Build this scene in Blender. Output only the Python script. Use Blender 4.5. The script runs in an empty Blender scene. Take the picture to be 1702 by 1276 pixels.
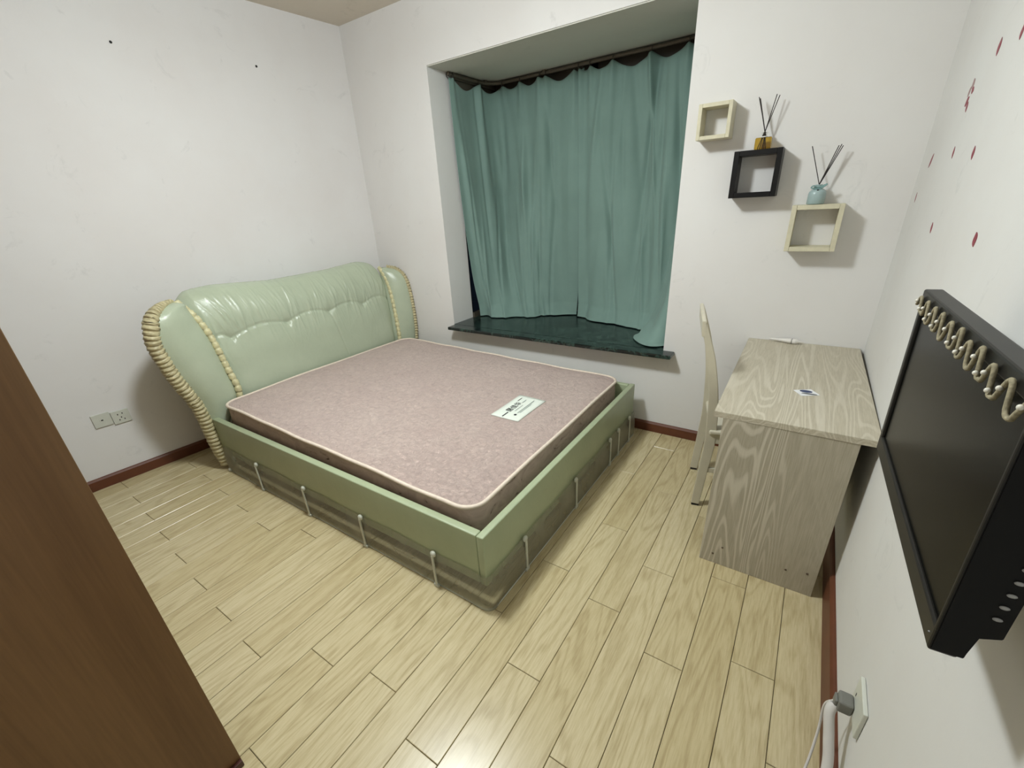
import bpy, bmesh, math, random
import numpy as np
from mathutils import Vector, Matrix
random.seed(7)
S = bpy.context.scene
COL = S.collection
PI = math.pi

# ---------------------------------------------------------------- camera, light, exposure
CAM = Vector((3.0853, -2.5908, 1.4121))
yaw, pitch, roll = -0.6091, -0.4335, -0.0576
cy_, sy_, cp_, sp_ = math.cos(yaw), math.sin(yaw), math.cos(pitch), math.sin(pitch)
fwd = Vector((sy_*cp_, cy_*cp_, sp_)); rt = Vector((cy_, -sy_, 0)); up = rt.cross(fwd)
r_ = rt*math.cos(roll) + up*math.sin(roll); u_ = -rt*math.sin(roll) + up*math.cos(roll)
cd = bpy.data.cameras.new('camera'); cam = bpy.data.objects.new('camera', cd); COL.objects.link(cam)
cam.matrix_world = Matrix(((r_.x, u_.x, -fwd.x, CAM.x), (r_.y, u_.y, -fwd.y, CAM.y), (r_.z, u_.z, -fwd.z, CAM.z), (0, 0, 0, 1)))
cd.sensor_width = 36; cd.lens = 716.93*36/1702; cd.shift_x = 0.00187; cd.shift_y = 0.0199
cd.clip_start = 0.02
S.camera = cam
S.view_settings.view_transform = 'Standard'; S.view_settings.look = 'None'
S.view_settings.gamma = 1; S.view_settings.use_curve_mapping = False
S.view_settings.exposure = 0.0
w = bpy.data.worlds.new('world'); S.world = w; w.use_nodes = True
w.node_tree.nodes['Background'].inputs[0].default_value = (0.004, 0.006, 0.01, 1)
w.node_tree.nodes['Background'].inputs[1].default_value = 1
# the room's ceiling lamp (out of the frame)
ld = bpy.data.lights.new('ceiling_lamp_light', 'POINT'); ld.energy = 56; ld.shadow_soft_size = 0.13
ld.color = (0.90, 0.975, 1.0)
lo = bpy.data.objects.new('ceiling_lamp_light', ld); lo.location = (1.76, -1.62, 2.42); COL.objects.link(lo)
la_ = bpy.data.lights.new('ceiling_lamp_panel', 'AREA'); la_.shape = 'DISK'; la_.size = .30; la_.energy = 24; la_.color = ld.color
lo2 = bpy.data.objects.new('ceiling_lamp_panel', la_); lo2.location = (1.76, -1.62, 2.40); COL.objects.link(lo2)

# ---------------------------------------------------------------- materials
def s2l(c):
    return tuple(((v/255)/12.92 if v/255 <= .04045 else (((v/255)+.055)/1.055)**2.4) for v in c) + (1,)
class NT:
    def __init__(s, name):
        s.m = bpy.data.materials.new(name); s.m.use_nodes = True
        s.t = s.m.node_tree; s.b = s.t.nodes['Principled BSDF']; s.out = s.t.nodes['Material Output']
    def n(s, t, **k):
        x = s.t.nodes.new(t)
        for a, b in k.items():
            if a in x.inputs: x.inputs[a].default_value = b
            else: setattr(x, a, b)
        return x
    def l(s, a, b): s.t.links.new(a, b)
    def coord(s, scale=(1, 1, 1), rnd=False, kind='Object'):
        tc = s.n('ShaderNodeTexCoord'); mp = s.n('ShaderNodeMapping')
        mp.inputs['Scale'].default_value = scale
        s.l(tc.outputs[kind], mp.inputs['Vector'])
        if rnd:
            oi = s.n('ShaderNodeObjectInfo'); mm = s.n('ShaderNodeMath', operation='MULTIPLY'); mm.inputs[1].default_value = 53.0
            s.l(oi.outputs['Random'], mm.inputs[0])
            cx = s.n('ShaderNodeCombineXYZ'); s.l(mm.outputs[0], cx.inputs[0]); s.l(mm.outputs[0], cx.inputs[1]); s.l(mm.outputs[0], cx.inputs[2])
            s.l(cx.outputs[0], mp.inputs['Location'])
        return mp.outputs[0]
    def noise(s, vec, scale, detail=3, rough=.5, dist=0):
        x = s.n('ShaderNodeTexNoise'); x.inputs['Scale'].default_value = scale; x.inputs['Detail'].default_value = detail
        x.inputs['Roughness'].default_value = rough; x.inputs['Distortion'].default_value = dist
        s.l(vec, x.inputs['Vector']); return x.outputs['Fac']
    def ramp(s, fac, stops):
        x = s.n('ShaderNodeValToRGB'); e = x.color_ramp.elements
        while len(e) < len(stops): e.new(.5)
        for i, (p, c) in enumerate(stops): e[i].position = p; e[i].color = c
        s.l(fac, x.inputs[0]); return x.outputs[0]
    def mix(s, fac, a, b, mode='MIX'):
        x = s.n('ShaderNodeMix', data_type='RGBA', blend_type=mode)
        for v, i in ((fac, 0), (a, 6), (b, 7)):
            if hasattr(v, 'links'): s.l(v, x.inputs[i])
            else: x.inputs[i].default_value = v
        return x.outputs[2]
    def bump(s, h, strength=.3, dist=.002):
        x = s.n('ShaderNodeBump'); x.inputs['Strength'].default_value = strength; x.inputs['Distance'].default_value = dist
        s.l(h, x.inputs['Height']); s.l(x.outputs[0], s.b.inputs['Normal'])
    def rough(s, v, spec=.5):
        s.b.inputs['Roughness'].default_value = v; s.b.inputs['Specular IOR Level'].default_value = spec
    def col(s, c):
        if hasattr(c, 'links'): s.l(c, s.b.inputs['Base Color'])
        else: s.b.inputs['Base Color'].default_value = c

def simple(name, c, rough=.5, spec=.5, var=.06, nscale=30, bump=0, bscale=200, metal=0):
    t = NT(name); v = t.coord()
    a = s2l(c); lo_ = tuple(x*(1-var) for x in a[:3])+(1,); hi = tuple(min(1, x*(1+var)) for x in a[:3])+(1,)
    t.col(t.ramp(t.noise(v, nscale, 4), [(.3, lo_), (.7, hi)])); t.rough(rough, spec)
    if metal: t.b.inputs['Metallic'].default_value = metal
    if bump: t.bump(t.noise(v, bscale, 3), bump, .001)
    return t.m

def wall_mat(name, base=(228, 227, 225), seed=0):
    t = NT(name); v = t.coord((1, 1, 1))
    big = t.noise(v, 1.3+seed, 5, .6)
    c = t.ramp(big, [(.3, s2l((base[0]-5, base[1]-7, base[2]-8))), (.7, s2l(base))])
    sm = t.noise(v, 7, 6, .7, 1.0)
    stain = t.ramp(sm, [(.61, (0, 0, 0, 1)), (.82, (1, 1, 1, 1))])
    c = t.mix(stain, c, s2l((base[0]-22, base[1]-22, base[2]-22)))
    t.col(c); t.rough(.85, .25)
    t.bump(t.noise(v, 90, 4, .65), .10, .002)
    return t.m

def plank_mat():
    t = NT('floor_wood'); v = t.coord((1, 1, 1), rnd=True)
    mp = t.n('ShaderNodeMapping'); mp.inputs['Scale'].default_value = (1, .07, 1); t.l(v, mp.inputs['Vector'])
    fine = t.noise(mp.outputs[0], 210, 4, .6, .2)
    mp2 = t.n('ShaderNodeMapping'); mp2.inputs['Scale'].default_value = (1, .13, 1); t.l(v, mp2.inputs['Vector'])
    n2 = t.noise(mp2.outputs[0], 9, 2, .4, .6)
    m = t.n('ShaderNodeMath', operation='MULTIPLY'); m.inputs[1].default_value = 62; t.l(n2, m.inputs[0])
    sn = t.n('ShaderNodeMath', operation='SINE'); t.l(m.outputs[0], sn.inputs[0])
    mr = t.n('ShaderNodeMapRange'); mr.inputs['From Min'].default_value = -1; t.l(sn.outputs[0], mr.inputs['Value'])
    c = t.ramp(mr.outputs[0], [(.0, s2l((176, 160, 121))), (.4, s2l((198, 184, 146))), (1, s2l((203, 190, 153)))])
    c2 = t.ramp(fine, [(.35, s2l((180, 164, 125))), (.6, s2l((206, 193, 156)))])
    c = t.mix(.5, c, c2)
    oi = t.n('ShaderNodeObjectInfo')
    tint = t.ramp(oi.outputs['Random'], [(0, (.90, .88, .82, 1)), (.5, (.96, .955, .94, 1)), (1, (1, 1, 1, 1))])
    c = t.mix(1.0, c, tint, 'MULTIPLY')
    t.col(c); t.rough(.27, .5); t.bump(fine, .05, .001)
    return t.m

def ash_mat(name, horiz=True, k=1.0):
    # whitewashed ash with raised pale cathedral grain
    t = NT(name)
    v = t.coord((1, .10, 1) if horiz else (1, 1, .10))
    n = t.noise(v, 6.0, 2.2, .38, .35)
    m = t.n('ShaderNodeMath', operation='MULTIPLY'); m.inputs[1].default_value = 210; t.l(n, m.inputs[0])
    sn = t.n('ShaderNodeMath', operation='SINE'); t.l(m.outputs[0], sn.inputs[0])
    mr = t.n('ShaderNodeMapRange'); mr.inputs['From Min'].default_value = -1; t.l(sn.outputs[0], mr.inputs['Value'])
    v2 = t.coord((1, .05, 1) if horiz else (1, 1, .05))
    fine = t.noise(v2, 260, 3, .6)
    mask = t.noise(v, 3.1, 1, .3)
    msk = t.ramp(mask, [(.42, (.15, .15, .15, 1)), (.56, (1, 1, 1, 1))])
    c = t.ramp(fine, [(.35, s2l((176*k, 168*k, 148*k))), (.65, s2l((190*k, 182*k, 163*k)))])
    g = t.ramp(mr.outputs[0], [(.55, (0, 0, 0, 1)), (.95, (.55, .55, .55, 1))])
    gm = t.mix(1.0, g, msk, 'MULTIPLY')
    c = t.mix(gm, c, s2l((214, 208, 192)))
    t.col(c); t.rough(.45, .4); t.bump(fine, .08, .001)
    return t.m

def leather_mat(name, base=(181, 191, 168), r=.27):
    t = NT(name); v = t.coord()
    c = t.ramp(t.noise(v, 4, 5, .6), [(.3, s2l(tuple(x-9 for x in base))), (.7, s2l(base))])
    gr = t.noise(v, 55, 5, .7)
    c = t.mix(t.ramp(gr, [(.62, (0, 0, 0, 1)), (.8, (.5, .5, .5, 1))]), c, s2l(tuple(x-22 for x in base)))
    t.col(c); t.rough(r, .5)
    pk = t.noise(t.coord((1, 1, .28)), 34, 5, .6, .5)
    m = t.n('ShaderNodeMath', operation='ADD'); t.l(t.noise(v, 60, 5, .65, .4), m.inputs[0]); t.l(pk, m.inputs[1])
    t.bump(m.outputs[0], .30, .004)
    return t.m

def brown_wood():
    t = NT('wardrobe_wood'); v = t.coord((1, 1, .09))
    n = t.noise(v, 4.5, 3, .5, .5); f = t.noise(t.coord((1, 1, .04)), 120, 3, .6)
    c = t.ramp(n, [(.25, s2l((96, 68, 42))), (.5, s2l((114, 84, 54))), (.75, s2l((128, 98, 66)))])
    c = t.mix(.25, c, t.ramp(f, [(.3, s2l((84, 54, 28))), (.7, s2l((130, 94, 58)))]))
    t.col(c); t.rough(.42, .4); return t.m

def curtain_mat():
    t = NT('curtain_fabric'); v = t.coord()
    c = t.ramp(t.noise(v, 3, 5, .6), [(.3, s2l((118, 144, 136))), (.7, s2l((127, 154, 146)))])
    t.col(c); t.rough(.75, .2); t.b.inputs['Sheen Weight'].default_value = .15; t.b.inputs['Sheen Roughness'].default_value = .5
    t.bump(t.noise(v, 500, 2, .5), .12, .001)
    return t.m

def marble_mat():
    t = NT('green_marble'); v = t.coord((1, 1, 1))
    a = t.noise(v, 5, 8, .7, 1.6)
    c = t.ramp(a, [(.40, s2l((12, 20, 19))), (.5, s2l((18, 32, 28))), (.53, s2l((58, 80, 72))), (.555, s2l((16, 28, 25))), (.7, s2l((9, 15, 14)))])
    t.col(c); t.rough(.22, .5); return t.m

def mattress_mat():
    t = NT('mattress_fabric'); v = t.coord()
    a = t.noise(v, 3.2, 5, .6, .4); b = t.noise(v, 42, 6, .75, .6); sc = t.noise(v, 13, 6, .68, 1.4)
    c = t.ramp(a, [(.25, s2l((206, 183, 175))), (.75, s2l((217, 197, 187)))])
    c = t.mix(t.ramp(b, [(.4, (0, 0, 0, 1)), (.7, (.6, .6, .6, 1))]), c, s2l((172, 148, 142)))
    c = t.mix(t.ramp(sc, [(.58, (0, 0, 0, 1)), (.75, (.5, .5, .5, 1))]), c, s2l((168, 150, 142)))
    t.col(c); t.rough(.92, .15); t.b.inputs['Sheen Weight'].default_value = .2
    m = t.n('ShaderNodeMath', operation='ADD'); t.l(b, m.inputs[0]); t.l(sc, m.inputs[1])
    t.bump(m.outputs[0], 1.0, .016)
    return t.m

def mattress_side_mat():
    t = NT('mattress_side_fabric'); v = t.coord((1, 1, 2.2))
    a = t.noise(v, 9, 4, .6, 1.5)
    c = t.ramp(a, [(.30, s2l((70, 56, 50))), (.36, s2l((176, 156, 144))), (.62, s2l((196, 176, 164)))])
    t.col(c); t.rough(.9, .15); return t.m

def plastic_film():
    t = NT('clear_plastic'); 
    tr = t.n('ShaderNodeBsdfTransparent'); tr.inputs[0].default_value = (.80, .81, .77, 1)
    mx = t.n('ShaderNodeMixShader'); t.b.inputs['Base Color'].default_value = s2l((178, 176, 158)); t.rough(.28, .6)
    v = t.coord(); f = t.ramp(t.noise(v, 6, 3), [(.3, (.30, .30, .30, 1)), (.7, (.44, .44, .44, 1))])
    t.l(f, mx.inputs[0]); t.l(tr.outputs[0], mx.inputs[1]); t.l(t.b.outputs[0], mx.inputs[2]); t.l(mx.outputs[0], t.out.inputs[0])
    return t.m

def glass_mat(name, c, rough=.05, tint=None):
    t = NT(name); t.b.inputs['Base Color'].default_value = s2l(c); t.b.inputs['Transmission Weight'].default_value = 1
    t.rough(rough); t.b.inputs['IOR'].default_value = 1.45; return t.m

M = dict(
    wall=wall_mat('wall_paint'), wall_l=wall_mat('wall_paint_left', (228, 227, 226), .4), wall_r=wall_mat('wall_paint_right_dimmed', (219, 219, 216), .8),  # right wall base lowered in colour to stand in for dimmer light
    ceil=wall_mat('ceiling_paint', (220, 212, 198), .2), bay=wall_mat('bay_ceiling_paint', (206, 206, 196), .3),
    plank=plank_mat(), subfloor=simple('subfloor', (44, 32, 18), .8),
    base=simple('baseboard_wood', (98, 54, 32), .5, .5, .12, 14), desk=ash_mat('desk_laminate_top', True), deskv=ash_mat('desk_laminate_shaded', False, .93),  # deskv: same laminate, upright grain, shade of the vertical faces toned in
    leather=leather_mat('green_leather'), rail=leather_mat('rail_leather', (170, 181, 149), .38), ruffle=simple('ruffle_leather', (188, 178, 140), .45, .5, .14, 60, .3, 120),
    ruffle2=simple('ruffle_leather_pale', (206, 200, 158), .4, .5, .14, 60),
    brown=brown_wood(), dark=simple('wardrobe_plinth', (66, 30, 22), .35), curtain=curtain_mat(), marble=marble_mat(),
    rod=simple('rod_metal', (92, 84, 72), .45, .5, .1, 20), hook=simple('hook_plastic', (60, 56, 48), .5),
    mat=mattress_mat(), mside=mattress_side_mat(), pipe=simple('piping_fabric', (222, 208, 192), .7, .3, .06, 60, .4, 300),
    film=plastic_film(), clip=simple('clear_clip', (196, 198, 184), .3, .5), label=simple('label_cloth', (222, 228, 218), .7, .3, .02, 60),
    ink=simple('label_ink', (40, 40, 44), .7), inkg=simple('label_ink_grey', (150, 160, 154), .7),
    cream=simple('cream_shelf_wood', (206, 200, 174), .5, .4, .06, 40, .2, 90), black=simple('black_shelf_wood', (9, 8, 9), .4, .3, .2, 40),
    chair=simple('chair_paint', (206, 200, 180), .35, .5, .04, 15), pad=simple('chair_foot', (36, 34, 32), .7),
    tv=simple('tv_plastic', (30, 29, 26), .4, .3, .15, 30), tvtop=simple('tv_top_plastic', (50, 49, 48), .5, .4, .1, 30),
    screen=simple('tv_screen', (9, 9, 8), .24, .07, .1, 3), side_shade=simple('tv_side_shaded', (9, 9, 9), .6, .2, .1, 30), vent=simple('vent_inside', (150, 150, 150), .4),  # near side of the set: its shadow is put into the colour
    rope=simple('garland_cord', (150, 142, 118), .8, .2, .25, 200, .8, 400), bead=simple('garland_bead', (226, 222, 210), .15, .7, .03, 20),
    cable=simple('cable_black', (30, 30, 31), .5), plate=simple('socket_plastic', (204, 206, 196), .4, .5, .03, 20), hole=simple('socket_hole', (36, 36, 34), .6),
    plug=simple('plug_grey', (118, 118, 112), .5, .4, .06, 30), white=simple('white_plastic', (222, 218, 212), .4, .5, .03, 20),
    wcable=simple('cable_white', (206, 202, 198), .5, .4, .03, 20), petal=simple('sticker_red', (140, 52, 66), .5, .4, .25, 90), petal2=simple('sticker_grey', (158, 128, 126), .5, .4, .2, 90),
    amber=glass_mat('amber_glass', (214, 176, 60), .08), glass=glass_mat('window_glass', (225, 232, 230), .02), clearg=glass_mat('clear_glass', (240, 240, 236), .05),
    reed=simple('reed_dark', (42, 34, 32), .7), blue=simple('pale_blue_bottle', (158, 178, 178), .3, .5, .06, 40), ribbon=simple('ribbon_blue', (128, 160, 158), .6, .3, .08, 60),
    frame=simple('window_frame_metal', (74, 68, 58), .5), oval=simple('card_oval_blue', (52, 66, 104), .5), ovalg=simple('card_shape_grey', (96, 100, 104), .5),
    card=simple('card_white', (228, 230, 232), .4), nail=simple('nail_black', (24, 22, 22), .6), screw=simple('screw_cover', (88, 74, 58), .5), metal=simple('bracket_metal', (40, 40, 42), .4, .5, .1, 20, metal=.6),
)

# ---------------------------------------------------------------- mesh helpers
def link(name, me, mat, parent=None, loc=None):
    o = bpy.data.objects.new(name, me); COL.objects.link(o)
    if isinstance(mat, (list, tuple)):
        for m in mat: me.materials.append(m)
    elif mat is not None and not me.materials: me.materials.append(mat)
    if parent is not None: o.parent = parent
    if loc is not None: o.location = loc
    return o
def raw(verts, faces, smooth=False, name='m'):
    me = bpy.data.meshes.new(name); me.from_pydata([tuple(v) for v in verts], [], faces); me.validate(); me.update()
    if smooth: me.polygons.foreach_set('use_smooth', [True]*len(me.polygons))
    return me
def b2m(bm, smooth=False):
    bmesh.ops.recalc_face_normals(bm, faces=bm.faces)
    me = bpy.data.meshes.new('m'); bm.to_mesh(me); bm.free()
    if smooth: me.polygons.foreach_set('use_smooth', [True]*len(me.polygons))
    return me
def add_box(bm, lo, hi, bev=0, seg=1):
    r = bmesh.ops.create_cube(bm, size=1)['verts']
    c = [(a+b)/2 for a, b in zip(lo, hi)]; s = [abs(b-a) for a, b in zip(lo, hi)]
    for v in r: v.co = Vector((c[0]+v.co.x*s[0], c[1]+v.co.y*s[1], c[2]+v.co.z*s[2]))
    if bev:
        es = list({e for v in r for e in v.link_edges})
        bmesh.ops.bevel(bm, geom=es, offset=bev, segments=seg, affect='EDGES', profile=.5)
def box(lo, hi, bev=0, seg=2):
    bm = bmesh.new(); add_box(bm, lo, hi, bev, seg); return b2m(bm)
def boxes(L):
    bm = bmesh.new()
    for a in L: add_box(bm, *a)
    return b2m(bm)
def tube(pts, rad, n=10, closed=False, cap=True, rfun=None):
    pts = [Vector(p) for p in pts]; V = []; F = []; N = len(pts); prev = None
    for i, p in enumerate(pts):
        a = pts[(i-1) % N] if closed or i > 0 else p; b = pts[(i+1) % N] if closed or i < N-1 else p
        t = (b-a).normalized()
        if prev is None:
            x = Vector((0, 0, 1)).cross(t)
            if x.length < .1: x = Vector((1, 0, 0)).cross(t)
        else: x = prev - t*prev.dot(t)
        x.normalize(); prev = x; y = t.cross(x)
        r = rad[i] if isinstance(rad, (list, tuple)) else rad
        for k in range(n):
            an = 2*PI*k/n; rr = r*(rfun(i, an) if rfun else 1)
            V.append(p + (x*math.cos(an)+y*math.sin(an))*rr)
    for i in range(N if closed else N-1):
        for k in range(n):
            a = i*n+k; b = i*n+(k+1) % n; c = ((i+1) % N)*n+(k+1) % n; d = ((i+1) % N)*n+k
            F.append((a, b, c, d))
    if cap and not closed: F.append(tuple(range(n-1, -1, -1))); F.append(tuple(range((N-1)*n, N*n)))
    return raw(V, F, True)
def spline(P, n):
    P = [Vector(p) for p in P]; out = []
    Q = [P[0]*2-P[1]] + P + [P[-1]*2-P[-2]]; m = len(P)-1
    for i in range(n+1):
        t = i/n*m; k = min(int(t), m-1); f = t-k; a, b, c, d = Q[k:k+4]
        out.append(.5*((2*b)+(c-a)*f+(2*a-5*b+4*c-d)*f*f+(3*b-a-3*c+d)*f**3))
    return out
def lathe(prof, n=24):
    V = []; F = []
    for (r, z) in prof:
        for k in range(n): V.append((r*math.cos(2*PI*k/n), r*math.sin(2*PI*k/n), z))
    for i in range(len(prof)-1):
        for k in range(n): F.append((i*n+k, i*n+(k+1) % n, (i+1)*n+(k+1) % n, (i+1)*n+k))
    F.append(tuple(range(n-1, -1, -1))); F.append(tuple(range((len(prof)-1)*n, len(prof)*n)))
    return raw(V, F, True)
def prism(poly, axis, lo, hi, bev=0):
    # poly: 2D points; axis 'x','y','z' extrusion from lo to hi
    def P(a, b, h): return {'z': (a, b, h), 'y': (a, h, b), 'x': (h, a, b)}[axis]
    n = len(poly); bm = bmesh.new()
    A = [bm.verts.new(P(a, b, lo)) for a, b in poly]; B = [bm.verts.new(P(a, b, hi)) for a, b in poly]
    bm.faces.new(A); bm.faces.new(B[::-1])
    for i in range(n): bm.faces.new((A[i], B[i], B[(i+1) % n], A[(i+1) % n]))
    if bev: bmesh.ops.bevel(bm, geom=list(bm.edges), offset=bev, segments=2, affect='EDGES')
    return b2m(bm)
def struct(name, me, mat, parent=None):
    o = link(name, me, mat, parent)
    if parent is None: o['kind'] = 'structure'
    return o
def tag(o, label, cat, group=None):
    o['label'] = label; o['category'] = cat
    if group: o['group'] = group
    return o
def thing(name, loc, label, cat, group=None, rz=0):
    o = bpy.data.objects.new(name, None); COL.objects.link(o); o.location = loc; o.rotation_euler = (0, 0, rz); o.empty_display_size = .05
    return tag(o, label, cat, group)
def part(name, me, mat, par, loc=None, label=None):
    o = link(name, me, mat, par, loc)
    if label: o['label'] = label
    return o
def sm_angle(me, ang=40):
    me.polygons.foreach_set('use_smooth', [True]*len(me.polygons))
    try: me.set_sharp_from_angle(angle=math.radians(ang))
    except Exception: pass
    return me

# ---------------------------------------------------------------- room shell
W = 3.378; H = 2.607; YF = -3.25; LA = 0.0888
OX0, OX1, OZ0, OZ1 = .776, 2.436, .5603, 2.25
def xl(y): return LA*y     # left wall runs slightly off square
floor = struct('floor', box((xl(YF)-.1, YF, -.05), (W, 0, -.012)), M['subfloor'])
struct('ceiling', box((xl(YF)-.15, YF-.1, H), (W+.12, .12, H+.1)), M['ceil'])
struct('wall_left', prism([(0, 0), (xl(YF), YF), (xl(YF)-.12, YF), (-.12, 0)], 'z', 0, H), M['wall_l'])
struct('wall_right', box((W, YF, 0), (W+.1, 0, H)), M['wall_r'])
struct('wall_front', box((xl(YF)-.12, YF-.1, 0), (W+.1, YF, H)), M['wall'])
struct('wall_back', boxes([((-.12, 0, 0), (OX0, .245, H)), ((OX1, 0, 0), (W+.1, .245, H)), ((OX0, 0, 0), (OX1, .245, OZ0-.024)), ((OX0, 0, OZ1), (OX1, .245, H))]), M['wall'])
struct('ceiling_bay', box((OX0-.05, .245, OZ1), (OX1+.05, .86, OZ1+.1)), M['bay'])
struct('trim_1', box((OX0, .006, OZ1-.006), (OX1, .245, OZ1)), M['bay'])
struct('trim_2', box((OX0-.05, .245, OZ0-.2), (OX1+.05, .86, OZ0-.024)), M['wall'])
# glazing of the bay (dark night outside)
win = struct('window_1', boxes([((OX0-.02, .76, OZ0), (OX1+.02, .80, OZ0+.05)), ((OX0-.02, .76, OZ1-.05), (OX1+.02, .80, OZ1)),
      ((OX0-.02, .245, OZ0), (OX0+.02, .80, OZ0+.04)), ((OX0-.02, .245, OZ1-.04), (OX0+.02, .80, OZ1)),
      ((OX1-.02, .245, OZ0), (OX1+.02, .80, OZ0+.04)), ((OX1-.02, .245, OZ1-.04), (OX1+.02, .80, OZ1)),
      ((OX0-.02, .75, OZ0), (OX0+.03, .80, OZ1)), ((OX1-.03, .75, OZ0), (OX1+.02, .80, OZ1)), ((OX0-.02, .755, OZ1-.16), (OX1+.02, .80, OZ1-.05)), ((OX0-.02, .25, OZ1-.16), (OX0+.006, .76, OZ1-.04)), ((OX1-.006, .25, OZ1-.16), (OX1+.02, .76, OZ1-.04)), ((1.58, .76, OZ0), (1.63, .80, OZ1))]), M['frame'])
part('pane', box((OX0+.03, .775, OZ0+.05), (1.58, .785, OZ1-.05)), M['glass'], win)
part('pane', box((1.63, .775, OZ0+.05), (OX1-.03, .785, OZ1-.05)), M['glass'], win)
part('pane', box((OX0-.005, .25, OZ0+.04), (OX0+.005, .75, OZ1-.04)), M['glass'], win)
part('pane', box((OX1-.005, .25, OZ0+.04), (OX1+.005, .75, OZ1-.04)), M['glass'], win)
# baseboards
def bb_prof(h, t=.015): return [(0, 0), (t, 0), (t, h-.012), (t-.006, h-.003), (t-.010, h), (0, h)]
def baseboard(name, A, B, nrm, h):
    A = Vector(A); B = Vector(B); nrm = Vector(nrm).normalized(); V = []; pr = bb_prof(h); n = len(pr)
    for P in (A, B):
        for (a, b) in pr: V.append(P+nrm*a+Vector((0, 0, b)))
    F = [tuple(range(n)), tuple(range(2*n-1, n-1, -1))]+[(i, n+i, n+(i+1) % n, (i+1) % n) for i in range(n)]
    return struct(name, raw(V, F), M['base'])
baseboard('baseboard_left', (xl(YF), YF, 0), (0, 0, 0), (1, -LA, 0), .068)
baseboard('baseboard_back', (.015, 0, 0), (W-.015, 0, 0), (0, -1, 0), .066)
baseboard('baseboard_right', (W, YF, 0), (W, 0, 0), (-1, 0, 0), .12)
# floor planks: measured seam grid, staggered joints
PW = .1265; PL = .8185
joint = {-1: -1.7, 0: -1.44, 1: -1.096, 2: -1.558, 3: -1.18, 4: -1.45, 5: -1.832, 6: -1.366, 7: -2.50, 8: -2.106, 9: -2.45, 10: -2.16, 11: -2.47, 12: -2.277, 13: -2.48, 14: -2.257,
         15: -1.80, 16: -2.235, 17: -1.887, 18: -2.212, 19: -1.865, 20: -2.186, 21: -1.843, 22: -2.162, 23: -1.818, 24: -2.14, 25: -1.80, 26: -2.12, 27: -1.78, 28: -2.1}
cache = {}
for k in range(-1, 29):
    x1 = 3.2428-k*PW; x0 = x1-PW; x1 = min(x1, W-.002)
    y = joint[k]
    while y < 0: y += PL
    while y > YF:
        a, b = max(y-PL, YF+.001), min(y, -.001); y -= PL
        if b-a < .02 or b < YF: continue
        if x1 < xl(a): continue
        key = (round(x1-x0, 4), round(b-a, 4))
        if key not in cache:
            bm = bmesh.new(); hx, hy = (x1-x0)/2-.0009, (b-a)/2-.0009
            r = bmesh.ops.create_cube(bm, size=1)['verts']
            for v in r: v.co = Vector((v.co.x*2*hx, v.co.y*2*hy, (v.co.z-.5)*.012))
            te = [e for e in bm.edges if all(v.co.z > -.001 for v in e.verts)]
            bmesh.ops.bevel(bm, geom=te, offset=.0014, segments=1, affect='EDGES')
            cache[key] = b2m(bm); cache[key].materials.append(M['plank'])
        o = bpy.data.objects.new('plank', cache[key]); COL.objects.link(o); o.parent = floor
        o.location = ((x0+x1)/2, (a+b)/2, random.uniform(-.0004, 0))

# ---------------------------------------------------------------- window sill (dark green marble)
SX0, SX1, SY = .786, 2.5035, -.0969
bm = bmesh.new()
add_box(bm, (SX0, SY, OZ0-.024), (SX1, -.001, OZ0), .006, 2); me = b2m(bm)
sill = thing('window_sill', (1.6, 0, OZ0-.024), 'dark green marble window sill slab under the green curtains', 'window sill')
o1 = part('nosing', me, M['marble'], sill); o1.location = (-1.6, 0, -(OZ0-.024))
o2 = part('slab', box((OX0+.001, -.0005, OZ0-.024), (OX1-.001, .755, OZ0)), M['marble'], sill); o2.location = (-1.6, 0, -(OZ0-.024))

# ---------------------------------------------------------------- curtain rail and curtains
ZR = 2.232
track = spline([(.80, .175, ZR), (.80, .35, ZR), (.805, .52, ZR), (.86, .63, ZR), (1.0, .66, ZR), (1.6, .66, ZR), (2.2, .66, ZR), (2.36, .635, ZR), (2.41, .52, ZR), (2.41, .25, ZR)], 160)
rail = thing('curtain_rail', (1.6, .66, ZR), 'curved brown curtain rail under the bay ceiling', 'curtain rail')
o = part('rod', tube(track, .011, 10), M['rod'], rail); o.location = (-1.6, -.66, -ZR)
for k in range(5):
    p = track[int(6+k*37)]
    o = part('bracket', box((p.x-.012, p.y-.012, ZR), (p.x+.012, p.y+.012, OZ1-.001), .002), M['rod'], rail); o.location = (-1.6, -.66, -ZR)
ring = tube([(0, .016*math.cos(a), .016*math.sin(a)-.004) for a in [2*PI*i/14 for i in range(14)]], .003, 6, closed=True)
ring.materials.append(M['hook'])

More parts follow.
